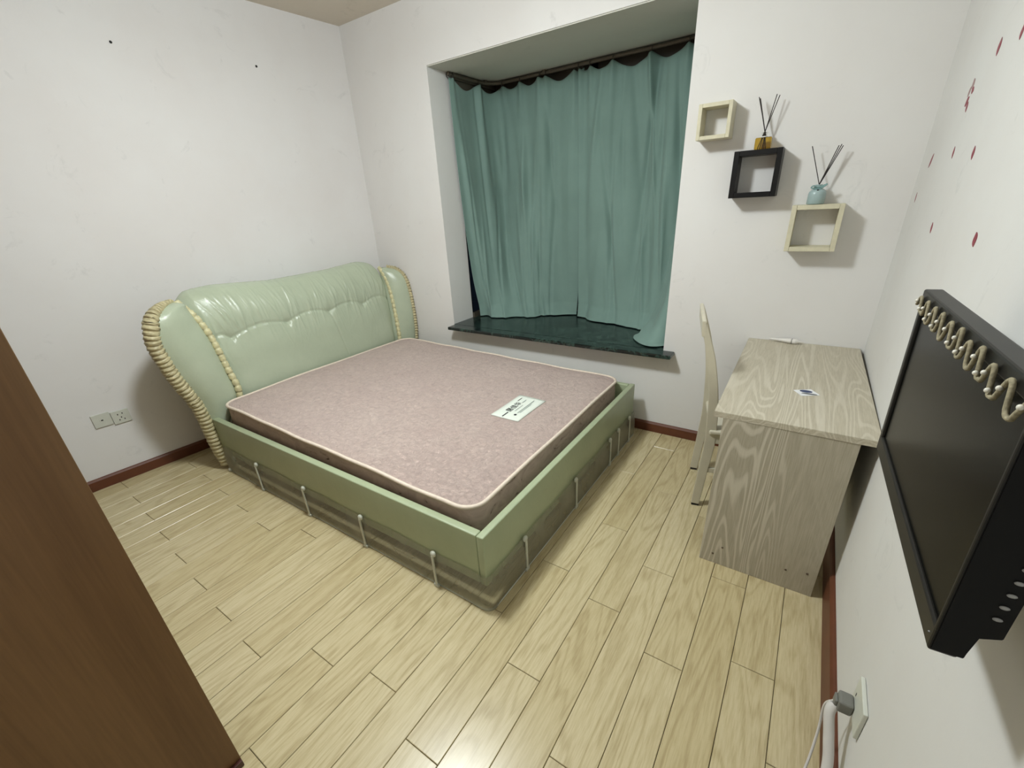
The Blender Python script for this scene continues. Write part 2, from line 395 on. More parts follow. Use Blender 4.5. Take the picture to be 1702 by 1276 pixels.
def arclen(P):
    d = [0]
    for a, b in zip(P, P[1:]): d.append(d[-1]+(b-a).length)
    return d
def resample(P, n):
    d = arclen(P); L = d[-1]; out = []; j = 0
    for i in range(n+1):
        t = L*i/n
        while j < len(P)-2 and d[j+1] < t: j += 1
        f = (t-d[j])/max(d[j+1]-d[j], 1e-9); out.append(P[j].lerp(P[j+1], min(max(f, 0), 1)))
    return out, L
def curtain(name, top, bot, hooks, label, seed, folds, tail=None):
    rnd = random.Random(seed); NU, NV = 300, 130
    T, L = resample(top, NU); B, _ = resample(bot, NU)
    ph = [(rnd.uniform(*fr), rnd.uniform(0, 6.28), rnd.uniform(.6, 1)) for fr in folds]
    cre = [(rnd.uniform(.05, .95), rnd.uniform(-.16, .16), rnd.uniform(.1, 1.0), rnd.uniform(.15, .5), rnd.choice((-1, 1))*rnd.uniform(.008, .021), rnd.uniform(.012, .035)) for _ in range(26)]
    V = []; F = []
    hp = [int(h*NU) for h in hooks]
    for j in range(NV+1):
        v = j/NV
        for i in range(NU+1):
            u = i/NU
            a, b = T[i], B[i]
            # sag of the heading between hooks
            k = max([q for q in range(len(hp)) if hp[q] <= i] or [0]); k = min(k, len(hp)-2)
            g = (i-hp[k])/max(hp[k+1]-hp[k], 1); g = min(max(g, 0), 1)
            wdt = (hp[k+1]-hp[k])/NU*L
            sag = min(.20*wdt, .052)*(math.sin(PI*g)**1.2)
            ztop = 2.212-sag
            w_ = v**1.6
            p = a.lerp(b, w_*.72+.28*max(0, (v-.75)/.25)**2)
            z = ztop+(OZ0+.008-ztop)*min(v/.985, 1)
            tdir = (T[min(i+1, NU)]-T[max(i-1, 0)]).lerp(B[min(i+1, NU)]-B[max(i-1, 0)], w_); tdir.z = 0; tdir.normalize()
            nr = Vector((tdir.y, -tdir.x, 0))
            off = 0
            for (fr, pp, am) in ph:
                off += am*math.sin(u*fr*2*PI+pp+.9*math.sin(v*2.1+pp*2))
            # narrow pinch folds at the hooks fading downwards
            pinch = 0
            for q, h in enumerate(hp):
                dd = (i-h)/NU*L
                pinch += math.exp(-(dd/(.020+.10*v))**2)
            env = .010+.010*math.sin(PI*min(v*1.1, 1))
            off = off*env + pinch*.022*max(0, 1-v*1.5)
            for (cu, sl, v0, hv, am, wc) in cre:
                off += am*math.exp(-((u-cu-sl*(v-v0))*L/wc)**2)*math.exp(-((v-v0)/hv)**2)
            edge = min(1, min(u, 1-u)*18)
            q_ = p+nr*off*(.4+.6*edge)
            if v > .93:   # cloth slumps onto the sill
                s_ = (v-.93)/.07
                q_ += nr*(.030*s_*(.5+.5*math.sin(u*21+seed))+.016*s_)
                z = max(OZ0+.006+.013*(1+math.sin(u*29+s_*3+seed))*.5*math.sin(PI*min(1, s_)), z) if s_ > .6 else z+.018*s_*(1+math.sin(u*23+seed))*.5
            q_.y = min(q_.y, .735); q_.x = min(max(q_.x, .783), 2.43)
            V.append(Vector((q_.x, q_.y, z)))
    for j in range(NV):
        for i in range(NU):
            a = j*(NU+1)+i; F.append((a, a+1, a+NU+2, a+NU+1))
    me = raw(V, F, True)
    o = link(name, me, M['curtain'])
    tag(o, label, 'curtain', 'green curtains')
    md = o.modifiers.new('thickness', 'SOLIDIFY'); md.thickness = .002; md.offset = 0
    for q, h in enumerate(hp):
        rg = bpy.data.objects.new('ring', ring); COL.objects.link(rg); rg.parent = rail
        p = T[h]; rg.location = (p.x-1.6, p.y-.66, ZR-ZR-.004)
        t_ = T[min(h+1, NU)]-T[max(h-1, 0)]; rg.rotation_euler = (0, 0, math.atan2(t_.y, t_.x))
    return o
def split_track(x_split):
    i = min(range(len(track)), key=lambda k: abs(track[k].x-x_split)+(10 if track[k].y < .64 else 0)); return [Vector((p.x, p.y, 0)) for p in track[:i+1]], [Vector((p.x, p.y, 0)) for p in track[i:]]
tl, _ = split_track(1.555); _, tr = split_track(1.53)
for p in tl:
    if p.x > 1.45 and p.y > .6: p.y += .018*min(1, (p.x-1.45)/.06)
bl = spline([(.822, .315, 0), (.88, .325, 0), (.97, .322, 0), (1.05, .36, 0), (1.18, .40, 0), (1.38, .56, 0), (1.555, .63, 0)], 80)
brr = spline([(1.60, .57, 0), (1.72, .53, 0), (1.93, .48, 0), (2.10, .415, 0), (2.24, .385, 0), (2.315, .37, 0), (2.325, .31, 0), (2.26, .25, 0), (2.235, .17, 0), (2.28, .075, 0), (2.35, .045, 0), (2.405, .10, 0), (2.42, .2, 0)], 120)
curtain('curtain', tl, bl, [.005, .03, .27, .45, .58, .72, .76, .94, .995], 'left green curtain, hanging round the bay corner', 3, [(2.2, 3), (4, 5.5)])
curtain('curtain', tr, brr, [.005, .07, .20, .40, .58, .62, .80, .99], 'right green curtain with hem trailing onto the marble sill', 11, [(2.5, 3.2), (4.5, 6)])

# ---------------------------------------------------------------- bed
bed = thing('bed', (1.2, -.9, 0), 'pale green leather bed with winged headboard and plastic-wrapped base', 'bed')
BO = (-1.2, .9, 0)
def bp(name, me, mat, par=None, label=None):
    o = part(name, me, mat, par or bed, None, label)
    if par is None: o.location = BO
    return o
BX1, BY0, BY1, BZ = 2.31, -1.695, -.105, .352
bm = bmesh.new(); add_box(bm, (.30, BY0, .122), (2.277, BY0+.034, BZ), .005, 3); bp('side_rail', sm_angle(b2m(bm)), M['rail'])
bm = bmesh.new(); add_box(bm, (.30, BY1-.034, .122), (2.277, BY1, BZ), .005, 3); bp('side_rail', sm_angle(b2m(bm)), M['rail'])
bm = bmesh.new(); add_box(bm, (2.279, BY0-.001, .122), (BX1, BY1+.004, BZ+.001), .005, 3); bp('foot_rail', sm_angle(b2m(bm)), M['rail'])
bp('base_board', box((.34, BY0+.05, .16), (2.25, BY1-.05, .195)), M['brown'])
bp('plinth', box((.4, BY0+.16, 0), (2.12, BY1-.14, .16)), M['brown'])
# clear plastic guard wrapped round the foot of the rails
def guard():
    pa = [(.322+(2.28-.322)*i/30, BY0-.004) for i in range(30)]
    for i in range(9):
        a = -PI/2+PI/2*i/8; pa.append((2.283+.034*math.cos(a), BY0+.03+.034*math.sin(a)))
    pa += [(2.317, BY0+.06+(BY1-.0-BY0-.06)*i/24) for i in range(25)]
    V = []; n = len(pa); NZ = 6
    for j in range(NZ+1):
        z = .002+.170*j/NZ
        for i, (x, y) in enumerate(pa):
            bul = .009*math.sin(PI*j/NZ)*(.75+.25*math.sin(i*1.1))*(1 if j < NZ else 0)+.008*(1-j/NZ)
            d = (1, 0) if x > 2.31 else (0, -1)
            if 30 <= i < 39: d = (.7, -.7); bul += .007
            V.append((x+d[0]*bul, y+d[1]*bul, z+(.004*math.sin(i*.9) if j == NZ else 0)))
    F = [(j*n+i, j*n+i+1, (j+1)*n+i+1, (j+1)*n+i) for j in range(NZ) for i in range(n-1)]
    return raw(V, F, True)
gd = bp('plastic_guard', guard(), M['film'], None, 'clear plastic strip')
def rim(z, dz):
    pa = [(.322+(2.28-.322)*i/30, BY0-.010, z) for i in range(30)]
    for i in range(9):
        a = -PI/2+PI/2*i/8; pa.append((2.283+.042*math.cos(a), BY0+.03+.042*math.sin(a), z))
    pa += [(2.325, BY0+.06+(BY1-BY0-.06)*i/24, z) for i in range(25)]
    return tube(pa, .0028, 6)
bp('edge_bead', rim(.004, 0), M['clip'], gd)
stud = lathe([(.002, 0), (.011, .001), (.014, .006), (.013, .011), (.007, .015), (.001, .016)], 12); stud.materials.append(M['clip'])
strap = boxes([((-.0055, -.003, -.162), (.0055, .003, -.004), .001, 1), ((-.012, -.004, -.168), (.012, .004, -.155), .001, 1)]); strap.materials.append(M['clip'])
for (x, y, rz) in [(.328, BY0-.006, 0), (.72, BY0-.006, 0), (1.171, BY0-.006, 0), (1.612, BY0-.006, 0), (2.055, BY0-.006, 0), (2.319, -1.45, PI/2), (2.319, -.975, PI/2), (2.319, -.53, PI/2), (2.319, -.40, PI/2), (2.319, -.215, PI/2)]:
    e = bpy.data.objects.new('stud', stud); COL.objects.link(e); e.parent = gd; e.location = (x, y, .170 if x != .328 else .012); e.rotation_euler = (PI/2, 0, rz)
    if x != .328:
        e = bpy.data.objects.new('strap', strap); COL.objects.link(e); e.parent = gd; e.location = (x+(.012 if rz else 0), y-(0 if rz else .014), .170); e.rotation_euler = (0, 0, rz)

# headboard cushion (main panel)
def lerp(a, b, t): return a+(b-a)*t
prof = spline([(.30, 0, .10), (.305, 0, .34), (.312, 0, .45), (.285, 0, .62), (.25, 0, .78), (.215, 0, .92), (.17, 0, 1.01), (.10, 0, 1.052), (.03, 0, 1.04), (-.02, 0, .97), (-.03, 0, .85), (.02, 0, .5), (.10, 0, .10)], 220)
def ytl(z): return float(np.interp(z, [.1, .44, .6, .8, .92, 1.0, 1.06], [-1.49, -1.497, -1.51, -1.53, -1.555, -1.585, -1.60]))
def ytr(z): return float(np.interp(z, [.1, .44, .6, .88, 1.0, 1.06], [-.19, -.19, -.175, -.145, -.14, -.15]))
NS = 330; NPF = len(prof)
nodes_s = [0.0, .075, .345, .58, .80, 1.0]    # tufting points across the panel
def seam_z(s):
    k = 0
    while k < len(nodes_s)-2 and s > nodes_s[k+1]: k += 1
    g = (s-nodes_s[k])/(nodes_s[k+1]-nodes_s[k])
    return .765+.015*math.sin(PI*s)+.034*math.sin(PI*g)
V = []
rs = random.Random(5)
wr = [(rs.uniform(0, 1), rs.uniform(.0025, .008), rs.uniform(.79, .93), rs.uniform(.05, .15), rs.uniform(-.35, .35), rs.uniform(.4, 1)) for _ in range(120)]
wr2 = [(rs.uniform(.05, .95), rs.uniform(.004, .010), rs.uniform(.5, .72), rs.uniform(.04, .1), rs.uniform(-.9, .9), rs.uniform(.3, .7)) for _ in range(24)]
for i in range(NS+1):
    s = i/NS; e = abs(2*s-1)
    rnd_in = -.034*(e**16)-.012*e**5
    ztop = float(np.interp(s, [0, .05, .15, .4, .7, .9, .97, 1], [-.02, .012, .014, -.016, -.010, .014, .006, -.03]))
    for j in range(NPF):
        p = prof[j]; a = prof[(j-1) % NPF]; b = prof[(j+1) % NPF]; t = (b-a).normalized(); nr = Vector((t.z, 0, -t.x))
        z = p.z; off = rnd_in
        if j < NPF*.70 and z > .36:
            front = 1.0
            zs = seam_z(s)
            off += -.0075*math.exp(-((z-zs)/.007)**2)+.009*math.exp(-((z-zs-.09)/.07)**2)+.006*math.exp(-((z-zs+.1)/.08)**2)
            for ns in nodes_s[1:-1]:
                off += -.013*math.exp(-(((s-ns)*1.35)**2+(z-zs)**2)/.026**2)
            # vertical seam below the third tuft
            sv = .58+.03*(zs-z)/.3
            if z < zs: off += -.0045*math.exp(-((s-sv)*1.35/.006)**2)*min(1, (zs-z)/.05)
            for (cs, wd, cz, hz, sl, am) in wr:
                d = (s-cs-sl*(z-cz)*.5)
                off += .0046*am*math.exp(-(d/wd)**2)*math.exp(-((z-cz)/hz)**2)
            for (cs, wd, cz, hz, sl, am) in wr2:
                d = (s-cs-sl*(z-cz))
                off += .0018*am*math.exp(-(d/wd)**2)*math.exp(-((z-cz)/hz)**2)
        zz = z+(ztop*max(0, (z-.8)/.25) if z > .8 else 0)
        y = lerp(ytl(z), ytr(z), s)
        V.append((p.x+nr.x*off*-1*-1 if False else p.x+nr.x*off, y, zz+nr.z*off))
F = []
for i in range(NS):
    for j in range(NPF):
        F.append((i*NPF+j, (i+1)*NPF+j, (i+1)*NPF+(j+1) % NPF, i*NPF+(j+1) % NPF))
F.append(tuple(range(NPF))); F.append(tuple(NS*NPF+j for j in range(NPF-1, -1, -1)))
bp('headboard_cushion', raw(V, F, True), M['leather'])
button = lathe([(.001, 0), (.009, .001), (.010, .004), (.006, .008), (.001, .009)], 12); button.materials.append(M['leather'])

def wing(O, I, bulge, inner):
    n = 60; O = spline(O, n); I = spline(I, n); V = []; K = 28
    for j in range(n+1):
        o, i_ = O[j], I[j]; t = j/n
        d = i_-o; nr = Vector((1, 0, 0)); 
        hz = Vector((d.x, d.y, 0)); 
        nr = Vector((abs(d.y)+.02, -d.x*(1 if d.y > 0 else -1), 0)).normalized()
        w_ = d.length
        b = bulge*min(1, w_/.14)
        for k in range(K):
            s = k/(K-1); e = 1-abs(2*s-1)**2.6
            V.append(o+d*s+nr*b*e)
        for k in range(K):
            s = 1-k/(K-1); e = 1-abs(2*s-1)**3
            V.append(o+d*s-nr*(.05*min(1, w_/.08)*e+.008))
    F = []; m = 2*K
    for j in range(n):
        for k in range(m): F.append((j*m+k, j*m+(k+1) % m, (j+1)*m+(k+1) % m, (j+1)*m+k))
    F.append(tuple(range(m-1, -1, -1))); F.append(tuple(n*m+k for k in range(m)))
    me = raw(V, F, True); bm = bmesh.new(); bm.from_mesh(me); bmesh.ops.recalc_face_normals(bm, faces=bm.faces); bm.to_mesh(me); bm.free()
    return me
def ruffle(P, r, pitch, amp=.22, seed=1, taper=1.0, boxy=1.0):
    P = spline(P, 60); P, L = resample(P, max(40, int(L_(P)/pitch*7)))
    rr = random.Random(seed); N = len(P); wob = [rr.uniform(.85, 1.15) for _ in range(N//7+3)]
    rad = []
    for i in range(N):
        c = i/7; a = abs(math.sin(PI*c))**boxy; tp = 1 if i < N*.80 else lerp(1, taper, (i-N*.80)/(N*.20)); rad.append(r*tp*(1-amp+amp*1.15*a*wob[int(c)]))
    def rf(i, an): return 1+.05*math.sin(an*3+i*.9)+.045*math.sin(an*2.0+i*2.3+seed)
    for i, p in enumerate(P): P[i] = p+Vector((0, 0, .0015*math.sin(i*2.1)))
    return tube(P, rad, 14, rfun=rf)
def L_(P): return arclen(P)[-1]
LO = [(.265, -1.688, .006), (.268, -1.706, .154), (.270, -1.714, .264), (.275, -1.720, .356), (.280, -1.733, .458), (.287, -1.757, .54), (.292, -1.788, .643), (.297, -1.810, .758), (.301, -1.820, .848), (.303, -1.803, .935), (.285, -1.768, .988), (.24, -1.70, 1.018), (.19, -1.635, 1.026)]
LI = [(.262, -1.64, .005), (.27, -1.60, .28), (.272, -1.495, .44), (.255, -1.502, .6), (.225, -1.52, .80), (.195, -1.55, .92), (.175, -1.58, .985), (.17, -1.60, 1.015)]
LS = [(.282, -1.515, .42), (.285, -1.512, .5), (.265, -1.522, .6), (.235, -1.54, .80), (.205, -1.57, .92), (.182, -1.605, .985), (.165, -1.625, 1.022)]
bp('headboard_wing', wing([(x, y+.012, z-.004) if z > .1 else (x, y+.012, z) for x, y, z in LO], LI, .055, 1), M['leather'])
RO = [(.30, -.070, .005), (.33, -.050, .30), (.350, -.036, .44), (.357, -.033, .62), (.342, -.030, .79), (.31, -.030, .91), (.25, -.050, .975), (.19, -.105, 1.000)]
RI = [(.27, -.14, .005), (.285, -.17, .28), (.272, -.205, .44), (.255, -.190, .6), (.215, -.170, .80), (.190, -.162, .90), (.175, -.162, .96), (.168, -.162, .995)]
RS_ = [(.315, -.188, .42), (.305, -.178, .52), (.292, -.168, .62), (.258, -.152, .80), (.225, -.146, .90), (.195, -.148, .96), (.165, -.155, 1.005)]
bp('headboard_wing', wing(RO, RI, .035, 1), M['leather'])
bp('outer_ruffle', ruffle([(x-.004, y, max(z, .030)) for x, y, z in LO], .037, .025, amp=.15, taper=.3), M['ruffle'], None, 'beige gathered leather edging')
bp('seam_ruffle', ruffle([(x+.028, y+.004, z) for x, y, z in LS], .0185, .040, amp=.32, seed=3, boxy=.25), M['ruffle2'], None, 'cream pleated seam strip')
bp('outer_ruffle', ruffle([(x-.004, y+.012, z) for x, y, z in RO], .018, .022, amp=.3, seed=4), M['ruffle'], None, 'beige gathered leather edging')
bp('seam_ruffle', ruffle(RS_, .0155, .038, amp=.34, seed=5, boxy=.25), M['ruffle2'], None, 'cream pleated seam strip')

# ---------------------------------------------------------------- mattress
MX0, MX1, MY0, MY1, MZ0 = .350, 2.225, -1.636, -.150, .197
mt = thing('mattress', ((MX0+MX1)/2, (MY0+MY1)/2, MZ0), 'worn pink fabric mattress with pale piping lying in the green bed', 'mattress')
MO = (-(MX0+MX1)/2, -(MY0+MY1)/2, -MZ0)
def mtop(x, y):   # slightly higher and lumpier towards the head
    g = (x-MX0)/(MX1-MX0)
    return .448-.043*min(1, g*1.15)+.004*math.sin(x*7)*math.sin(y*6+1)+.002*math.sin(x*17+y*9)
def rrect(x0, y0, x1, y1, r, n=10, per=36):
    P = []
    for (cx, cy, a0) in ((x1-r, y0+r, -PI/2), (x1-r, y1-r, 0), (x0+r, y1-r, PI/2), (x0+r, y0+r, PI)):
        for i in range(n+1): a = a0+PI/2*i/n; P.append((cx+r*math.cos(a), cy+r*math.sin(a)))
    out = []
    for i, p in enumerate(P):
        q = P[(i+1) % len(P)]; d = math.dist(p, q); m = max(1, int(d/.05))
        for k in range(m): out.append((lerp(p[0], q[0], k/m), lerp(p[1], q[1], k/m)))
    return out
ring_o = rrect(MX0, MY0, MX1, MY1, .085)
# top sheet
def top_mesh():
    n = len(ring_o); cx, cy = (MX0+MX1)/2, (MY0+MY1)/2; V = []; R = 26
    for k in range(R):
        f = 1-k/R; f = f if k else 1
        for (x, y) in ring_o:
            X = cx+(x-cx)*f; Y = cy+(y-cy)*f; e = min(1, (1-f)*9)
            V.append((X, Y, mtop(X, Y)-.010*(1-e)**2))
    V.append((cx, cy, mtop(cx, cy)))
    F = [(k*n+i, k*n+(i+1) % n, (k+1)*n+(i+1) % n, (k+1)*n+i) for k in range(R-1) for i in range(n)]
    F += [((R-1)*n+i, (R-1)*n+(i+1) % n, R*n) for i in range(n)]
    return raw(V, F, True)
o = part('top_panel', top_mesh(), M['mat'], mt); o.location = MO
def side_mesh():
    n = len(ring_o); V = []; K = 8; cx, cy = (MX0+MX1)/2, (MY0+MY1)/2
    for k in range(K+1):
        t = k/K; b = .006*math.sin(PI*t)-.004
        for (x, y) in ring_o:
            zt = mtop(x, y)-.014; dx, dy = x-cx, y-cy; l = math.hypot(dx, dy)
            V.append((x+dx/l*b, y+dy/l*b, lerp(MZ0, zt, t)))
    F = [(k*n+i, k*n+(i+1) % n, (k+1)*n+(i+1) % n, (k+1)*n+i) for k in range(K) for i in range(n)]
    F.append(tuple(range(n-1, -1, -1)))
    return raw(V, F, True)
o = part('side_band', side_mesh(), M['mside'], mt, None, 'brownish patterned side band'); o.location = MO
o = part('piping', tube([(x, y, mtop(x, y)-.011) for x, y in ring_o], .0085, 8, closed=True), M['pipe'], mt, None, 'cream rolled edge piping'); o.location = MO
o = part('piping', tube([(x, y, MZ0+.01) for x, y in ring_o], .008, 8, closed=True), M['pipe'], mt, None, 'cream rolled edge piping'); o.location = MO
# sewn label near the foot
LC = Vector((1.914, -.828, 0)); lw, lh = .172, .288
lab = part('sewn_label', raw([(LC.x-lw/2+lw*i/8, LC.y-lh/2+lh*j/12, mtop(LC.x-lw/2+lw*i/8, LC.y-lh/2+lh*j/12)+.0035) for j in range(13) for i in range(9)],
          [(j*9+i, j*9+i+1, (j+1)*9+i+1, (j+1)*9+i) for j in range(12) for i in range(8)], True), M['label'], mt, None, 'white printed label'); lab.location = MO
md = lab.modifiers.new('t', 'SOLIDIFY'); md.thickness = .0015
def text_mesh(body, size, bold=0):
    cu = bpy.data.curves.new('t', 'FONT'); cu.body = body; cu.size = size; cu.align_x = 'CENTER'; cu.align_y = 'CENTER'; cu.extrude = .0003; cu.offset = bold
    ob = bpy.data.objects.new('t', cu); COL.objects.link(ob)
    dg = bpy.context.evaluated_depsgraph_get(); me = bpy.data.meshes.new_from_object(ob.evaluated_get(dg)); bpy.data.objects.remove(ob); return me
def label_piece(me, mat, x, y, name='print'):
    # reading direction runs along +y, so the top of the text points to -x
    o = part(name, me, mat, lab); o.rotation_euler = (0, 0, PI/2); o.location = (x, y, mtop(x, y)+.0050); return o
LT = LC.x-lw/2
label_piece(text_mesh('居佳华', .041, .0001), M['ink'], LT+.060, LC.y-.008)
label_piece(box((-.028, -.003, 0), (.028, .003, .0006)), M['ink'], LT+.066, LC.y-.105)
label_piece(box((-.022, -.002, 0), (.022, .002, .0006)), M['ink'], LT+.036, LC.y+.088)
label_piece(box((-.040, -.0016, 0), (.040, .0016, .0006)), M['inkg'], LT+.092, LC.y-.01)
label_piece(box((-.020, -.0025, 0), (.020, .0025, .0006)), M['inkg'], LT+.072, LC.y+.075)
label_piece(box((-.085, -.002, 0), (.085, .002, .0006)), M['inkg'], LT+.118, LC.y+.02)
label_piece(box((-.060, -.0015, 0), (.060, .0015, .0006)), M['inkg'], LT+.128, LC.y+.0)
d_ = lathe([(.001, 0), (.008, .0002), (.008, .0006), (.001, .0008)], 16); label_piece(d_, M['ink'], LT+.118, LC.y-.088)

# ---------------------------------------------------------------- desk
DZ = .69; DL = 1.019; DX0 = W-.4985; da = .0137
desk = thing('desk', (W-.25, -.5, 0), 'whitewashed ash-grain desk pushed into the corner against the right wall', 'desk', None)
DO = (-(W-.25), .5, 0)
def dp(name, me, mat, label=None):
    o = part(name, me, mat, desk, None, label); o.location = DO; return o
dp('desktop', prism([(DX0, -.002), (W-.0165, -.002), (W-.002, -DL), (DX0+da*DL, -DL+.003)], 'z', DZ-.022, DZ, .0012), M['desk'])
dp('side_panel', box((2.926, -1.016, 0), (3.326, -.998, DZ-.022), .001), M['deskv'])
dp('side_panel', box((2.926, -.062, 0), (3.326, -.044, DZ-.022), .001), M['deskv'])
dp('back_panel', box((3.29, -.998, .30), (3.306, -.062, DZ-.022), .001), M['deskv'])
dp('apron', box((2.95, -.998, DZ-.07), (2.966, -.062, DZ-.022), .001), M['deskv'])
cap = lathe([(.001, 0), (.0042, .0002), (.0042, .001), (.001, .0014)], 10); cap.materials.append(M['screw'])
for (x, z) in ((2.974, .048), (3.005, .092), (3.295, .102), (3.228, .088)):
    e = bpy.data.objects.new('screw_cap', cap); COL.objects.link(e); e.parent = desk; e.location = (x+DO[0], -1.0162+DO[1], z); e.rotation_euler = (PI/2, 0, 0)

# white tapered tool on the desk by the wall
tl_ = thing('plastic_nozzle', (3.05, -.032, DZ), 'white tapered plastic nozzle on the desk by the wall', 'tool', None, -.10)
def along_x(prof, n=20):
    me = lathe(prof, n); me.transform(Matrix.Rotation(PI/2, 4, 'Y')); return me
part('body', along_x([(.002, -.075), (.004, -.07), (.0055, -.05), (.009, -.01), (.0125, .02), (.013, .026)]), M['white'], tl_, (0, 0, .0135))
part('collar', along_x([(.0128, .026), (.0135, .0265), (.0135, .0285), (.0128, .029)]), M['plug'], tl_, (0, 0, .0135), 'grey collar line')
part('cap', along_x([(.013, .029), (.0128, .045), (.009, .054), (.006, .058), (.005, .075), (.002, .080)]), M['white'], tl_, (0, 0, .0135))
part('clip', tube(spline([(-.055, .010, .012), (-.02, .016, .016), (.02, .022, .014), (.05, .014, .010)], 16), .0022, 8), M['white'], tl_)
# small card
cd_ = thing('card', (3.165, -.695, DZ), 'small white card with blue oval print in the middle of the desk', 'card', None, .55)
part('sheet', box((-.034, -.029, .0002), (.034, .029, .0014), .0003), M['card'], cd_)
def disc(rx, ry, z0, z1, n=24): return prism([(rx*math.cos(2*PI*i/n), ry*math.sin(2*PI*i/n)) for i in range(n)], 'z', z0, z1)
o = part('print', disc(.021, .013, .0014, .0019), M['oval'], cd_, (.004, .010, 0), 'dark blue oval'); o.rotation_euler = (0, 0, -.5)
o = part('print', disc(.026, .007, .0014, .0019), M['ovalg'], cd_, (.002, -.015, 0), 'grey bar'); o.rotation_euler = (0, 0, -.5)

# ---------------------------------------------------------------- chair
ch = thing('chair', (2.79, -.495, 0), 'cream painted wooden chair with curved back pushed under the desk', 'chair', None, 0)
bvec = Vector((-.078, .325, 0)); bl_ = bvec.normalized(); fv = Vector((bl_.y, -bl_.x, 0)); hw = .165
ch.rotation_euler = (0, 0, math.atan2(fv.y, fv.x))      # local +x = facing direction
def post(yc):
    pr = [(0, .012), (.012, .20), (.022, .36), (.016, .50), (.004, .62), (-.022, .76), (-.055, .87), (-.068, .915)]
    wd = [.019, .021, .024, .023, .020, .017, .014, .011]
    c = spline([(a, 0, b) for a, b in pr], 40); w_ = [float(np.interp(i/40*7, range(8), wd)) for i in range(41)]
    V = []; th = .011
    for i, p in enumerate(c):
        t = (c[min(i+1, 40)]-c[max(i-1, 0)]).normalized(); nx = Vector((t.z, 0, -t.x))
        for (a, b) in ((-1, -1), (1, -1), (1, 1), (-1, 1)): V.append(p+nx*w_[i]*a*.95+Vector((0, yc+b*th, 0)))
    F = [(i*4+k, i*4+(k+1) % 4, (i+1)*4+(k+1) % 4, (i+1)*4+k) for i in range(40) for k in range(4)]+[(3, 2, 1, 0), (160, 161, 162, 163)]
    bm = bmesh.new(); bm.from_mesh(raw(V, F)); bmesh.ops.bevel(bm, geom=[e for e in bm.edges if abs(e.verts[0].co.y-e.verts[1].co.y) < .001 and e.calc_length() < .05 and len(e.link_faces) == 2 and e.calc_face_angle(0) > 1.2], offset=.0025, segments=2, affect='EDGES')
    return sm_angle(b2m(bm), 35)
for s in (-1, 1):
    part('back_leg', post(s*hw), M['chair'], ch)
    part('foot_pad', box((-.017, s*hw-.009, 0), (.017, s*hw+.009, .012), .002), M['pad'], ch)
    part('front_leg', box((.345, s*hw-.013, .012), (.375, s*hw+.013, .41), .003), M['chair'], ch)
    part('foot_pad', box((.349, s*hw-.010, 0), (.371, s*hw+.010, .012), .002), M['pad'], ch)
    part('side_stretcher', box((.02, s*hw-.008, .20), (.347, s*hw+.008, .225), .002), M['chair'], ch)
    part('seat_rail', box((.03, s*hw-.009, .36), (.347, s*hw+.009, .405), .002), M['chair'], ch)
part('seat', box((.012, -hw-.02, .408), (.395, hw+.02, .43), .008, 3), M['chair'], ch)
part('top_rail', prism([(-.074, .862), (-.052, .862), (-.062, .93), (-.079, .93)], 'y', -hw-.012, hw+.012, .003), M['chair'], ch)
part('back_slat', prism([(-.014, .70), (-.002, .70), (-.018, .76), (-.030, .76)], 'y', -hw+.008, hw-.008, .002), M['chair'], ch)
part('back_slat', prism([(.006, .56), (.018, .56), (.010, .62), (-.002, .62)], 'y', -hw+.008, hw-.008, .002), M['chair'], ch)
part('front_rail', box((.352, -hw+.013, .36), (.368, hw-.013, .405), .002), M['chair'], ch)

# ---------------------------------------------------------------- wall shelves and diffusers
def cube_shelf(x, z, w_, d, t, mat, label):
    c = thing('wall_shelf', (x+w_/2, 0, z), label, 'wall shelf', 'cube wall shelves')
    part('side_board', box((-w_/2, -d, 0), (-w_/2+t, -.001, w_), .0012), mat, c)
    part('side_board', box((w_/2-t, -d, 0), (w_/2, -.001, w_), .0012), mat, c)
    part('top_board', box((-w_/2+t+.0005, -d+.0008, w_-t), (w_/2-t-.0005, -.001, w_), .0012), mat, c)
    part('bottom_board', box((-w_/2+t+.0005, -d+.0008, 0), (w_/2-t-.0005, -.001, t), .0012), mat, c)
    return c
cube_shelf(2.5105, 1.6397, .1449, .100, .016, M['cream'], 'small cream cube shelf, the topmost of the three')
cube_shelf(2.6901, 1.3824, .1954, .100, .022, M['black'], 'black cube shelf under the amber diffuser')
cube_shelf(2.9634, 1.1446, .1954, .100, .019, M['cream'], 'larger cream cube shelf under the blue diffuser')

zb = 1.3824+.1954
d1 = thing('reed_diffuser', (2.797, -.05, zb), 'amber glass reed diffuser standing on the black shelf', 'diffuser')
part('bottle', box((-.033, -.022, .001), (.033, .022, .048), .005, 3), M['amber'], d1)
part('neck', lathe([(.010, .047), (.010, .058), (.012, .060), (.012, .068), (.009, .069)], 20), M['clearg'], d1, None, 'clear glass neck')
part('collar', lathe([(.013, .0475), (.013, .052), (.0105, .053)], 20), M['white'], d1)
for (bx, tx, tz, ty) in ((.012, -.047, .207, .004), (.006, -.040, .200, -.006), (-.012, .022, .208, .005), (-.020, .034, .202, -.004), (.0, -.043, .197, .008)):
    part('reed', tube([(bx, 0, .006), (bx*.1, 0, .066), (tx, ty, tz)], .0019, 6), M['reed'], d1)
zb = 1.1446+.1954
d2 = thing('reed_diffuser', (3.046, -.05, zb), 'pale blue reed diffuser with ribbon on the lower cream shelf', 'diffuser')
part('bottle', lathe([(.031, .001), (.034, .004), (.034, .042), (.032, .052), (.024, .060), (.014, .064), (.0135, .078), (.015, .080)], 28), M['blue'], d2)
part('ribbon', tube([(.0165*math.cos(2*PI*i/20), .0165*math.sin(2*PI*i/20), .068) for i in range(20)], .0035, 8, closed=True), M['ribbon'], d2)
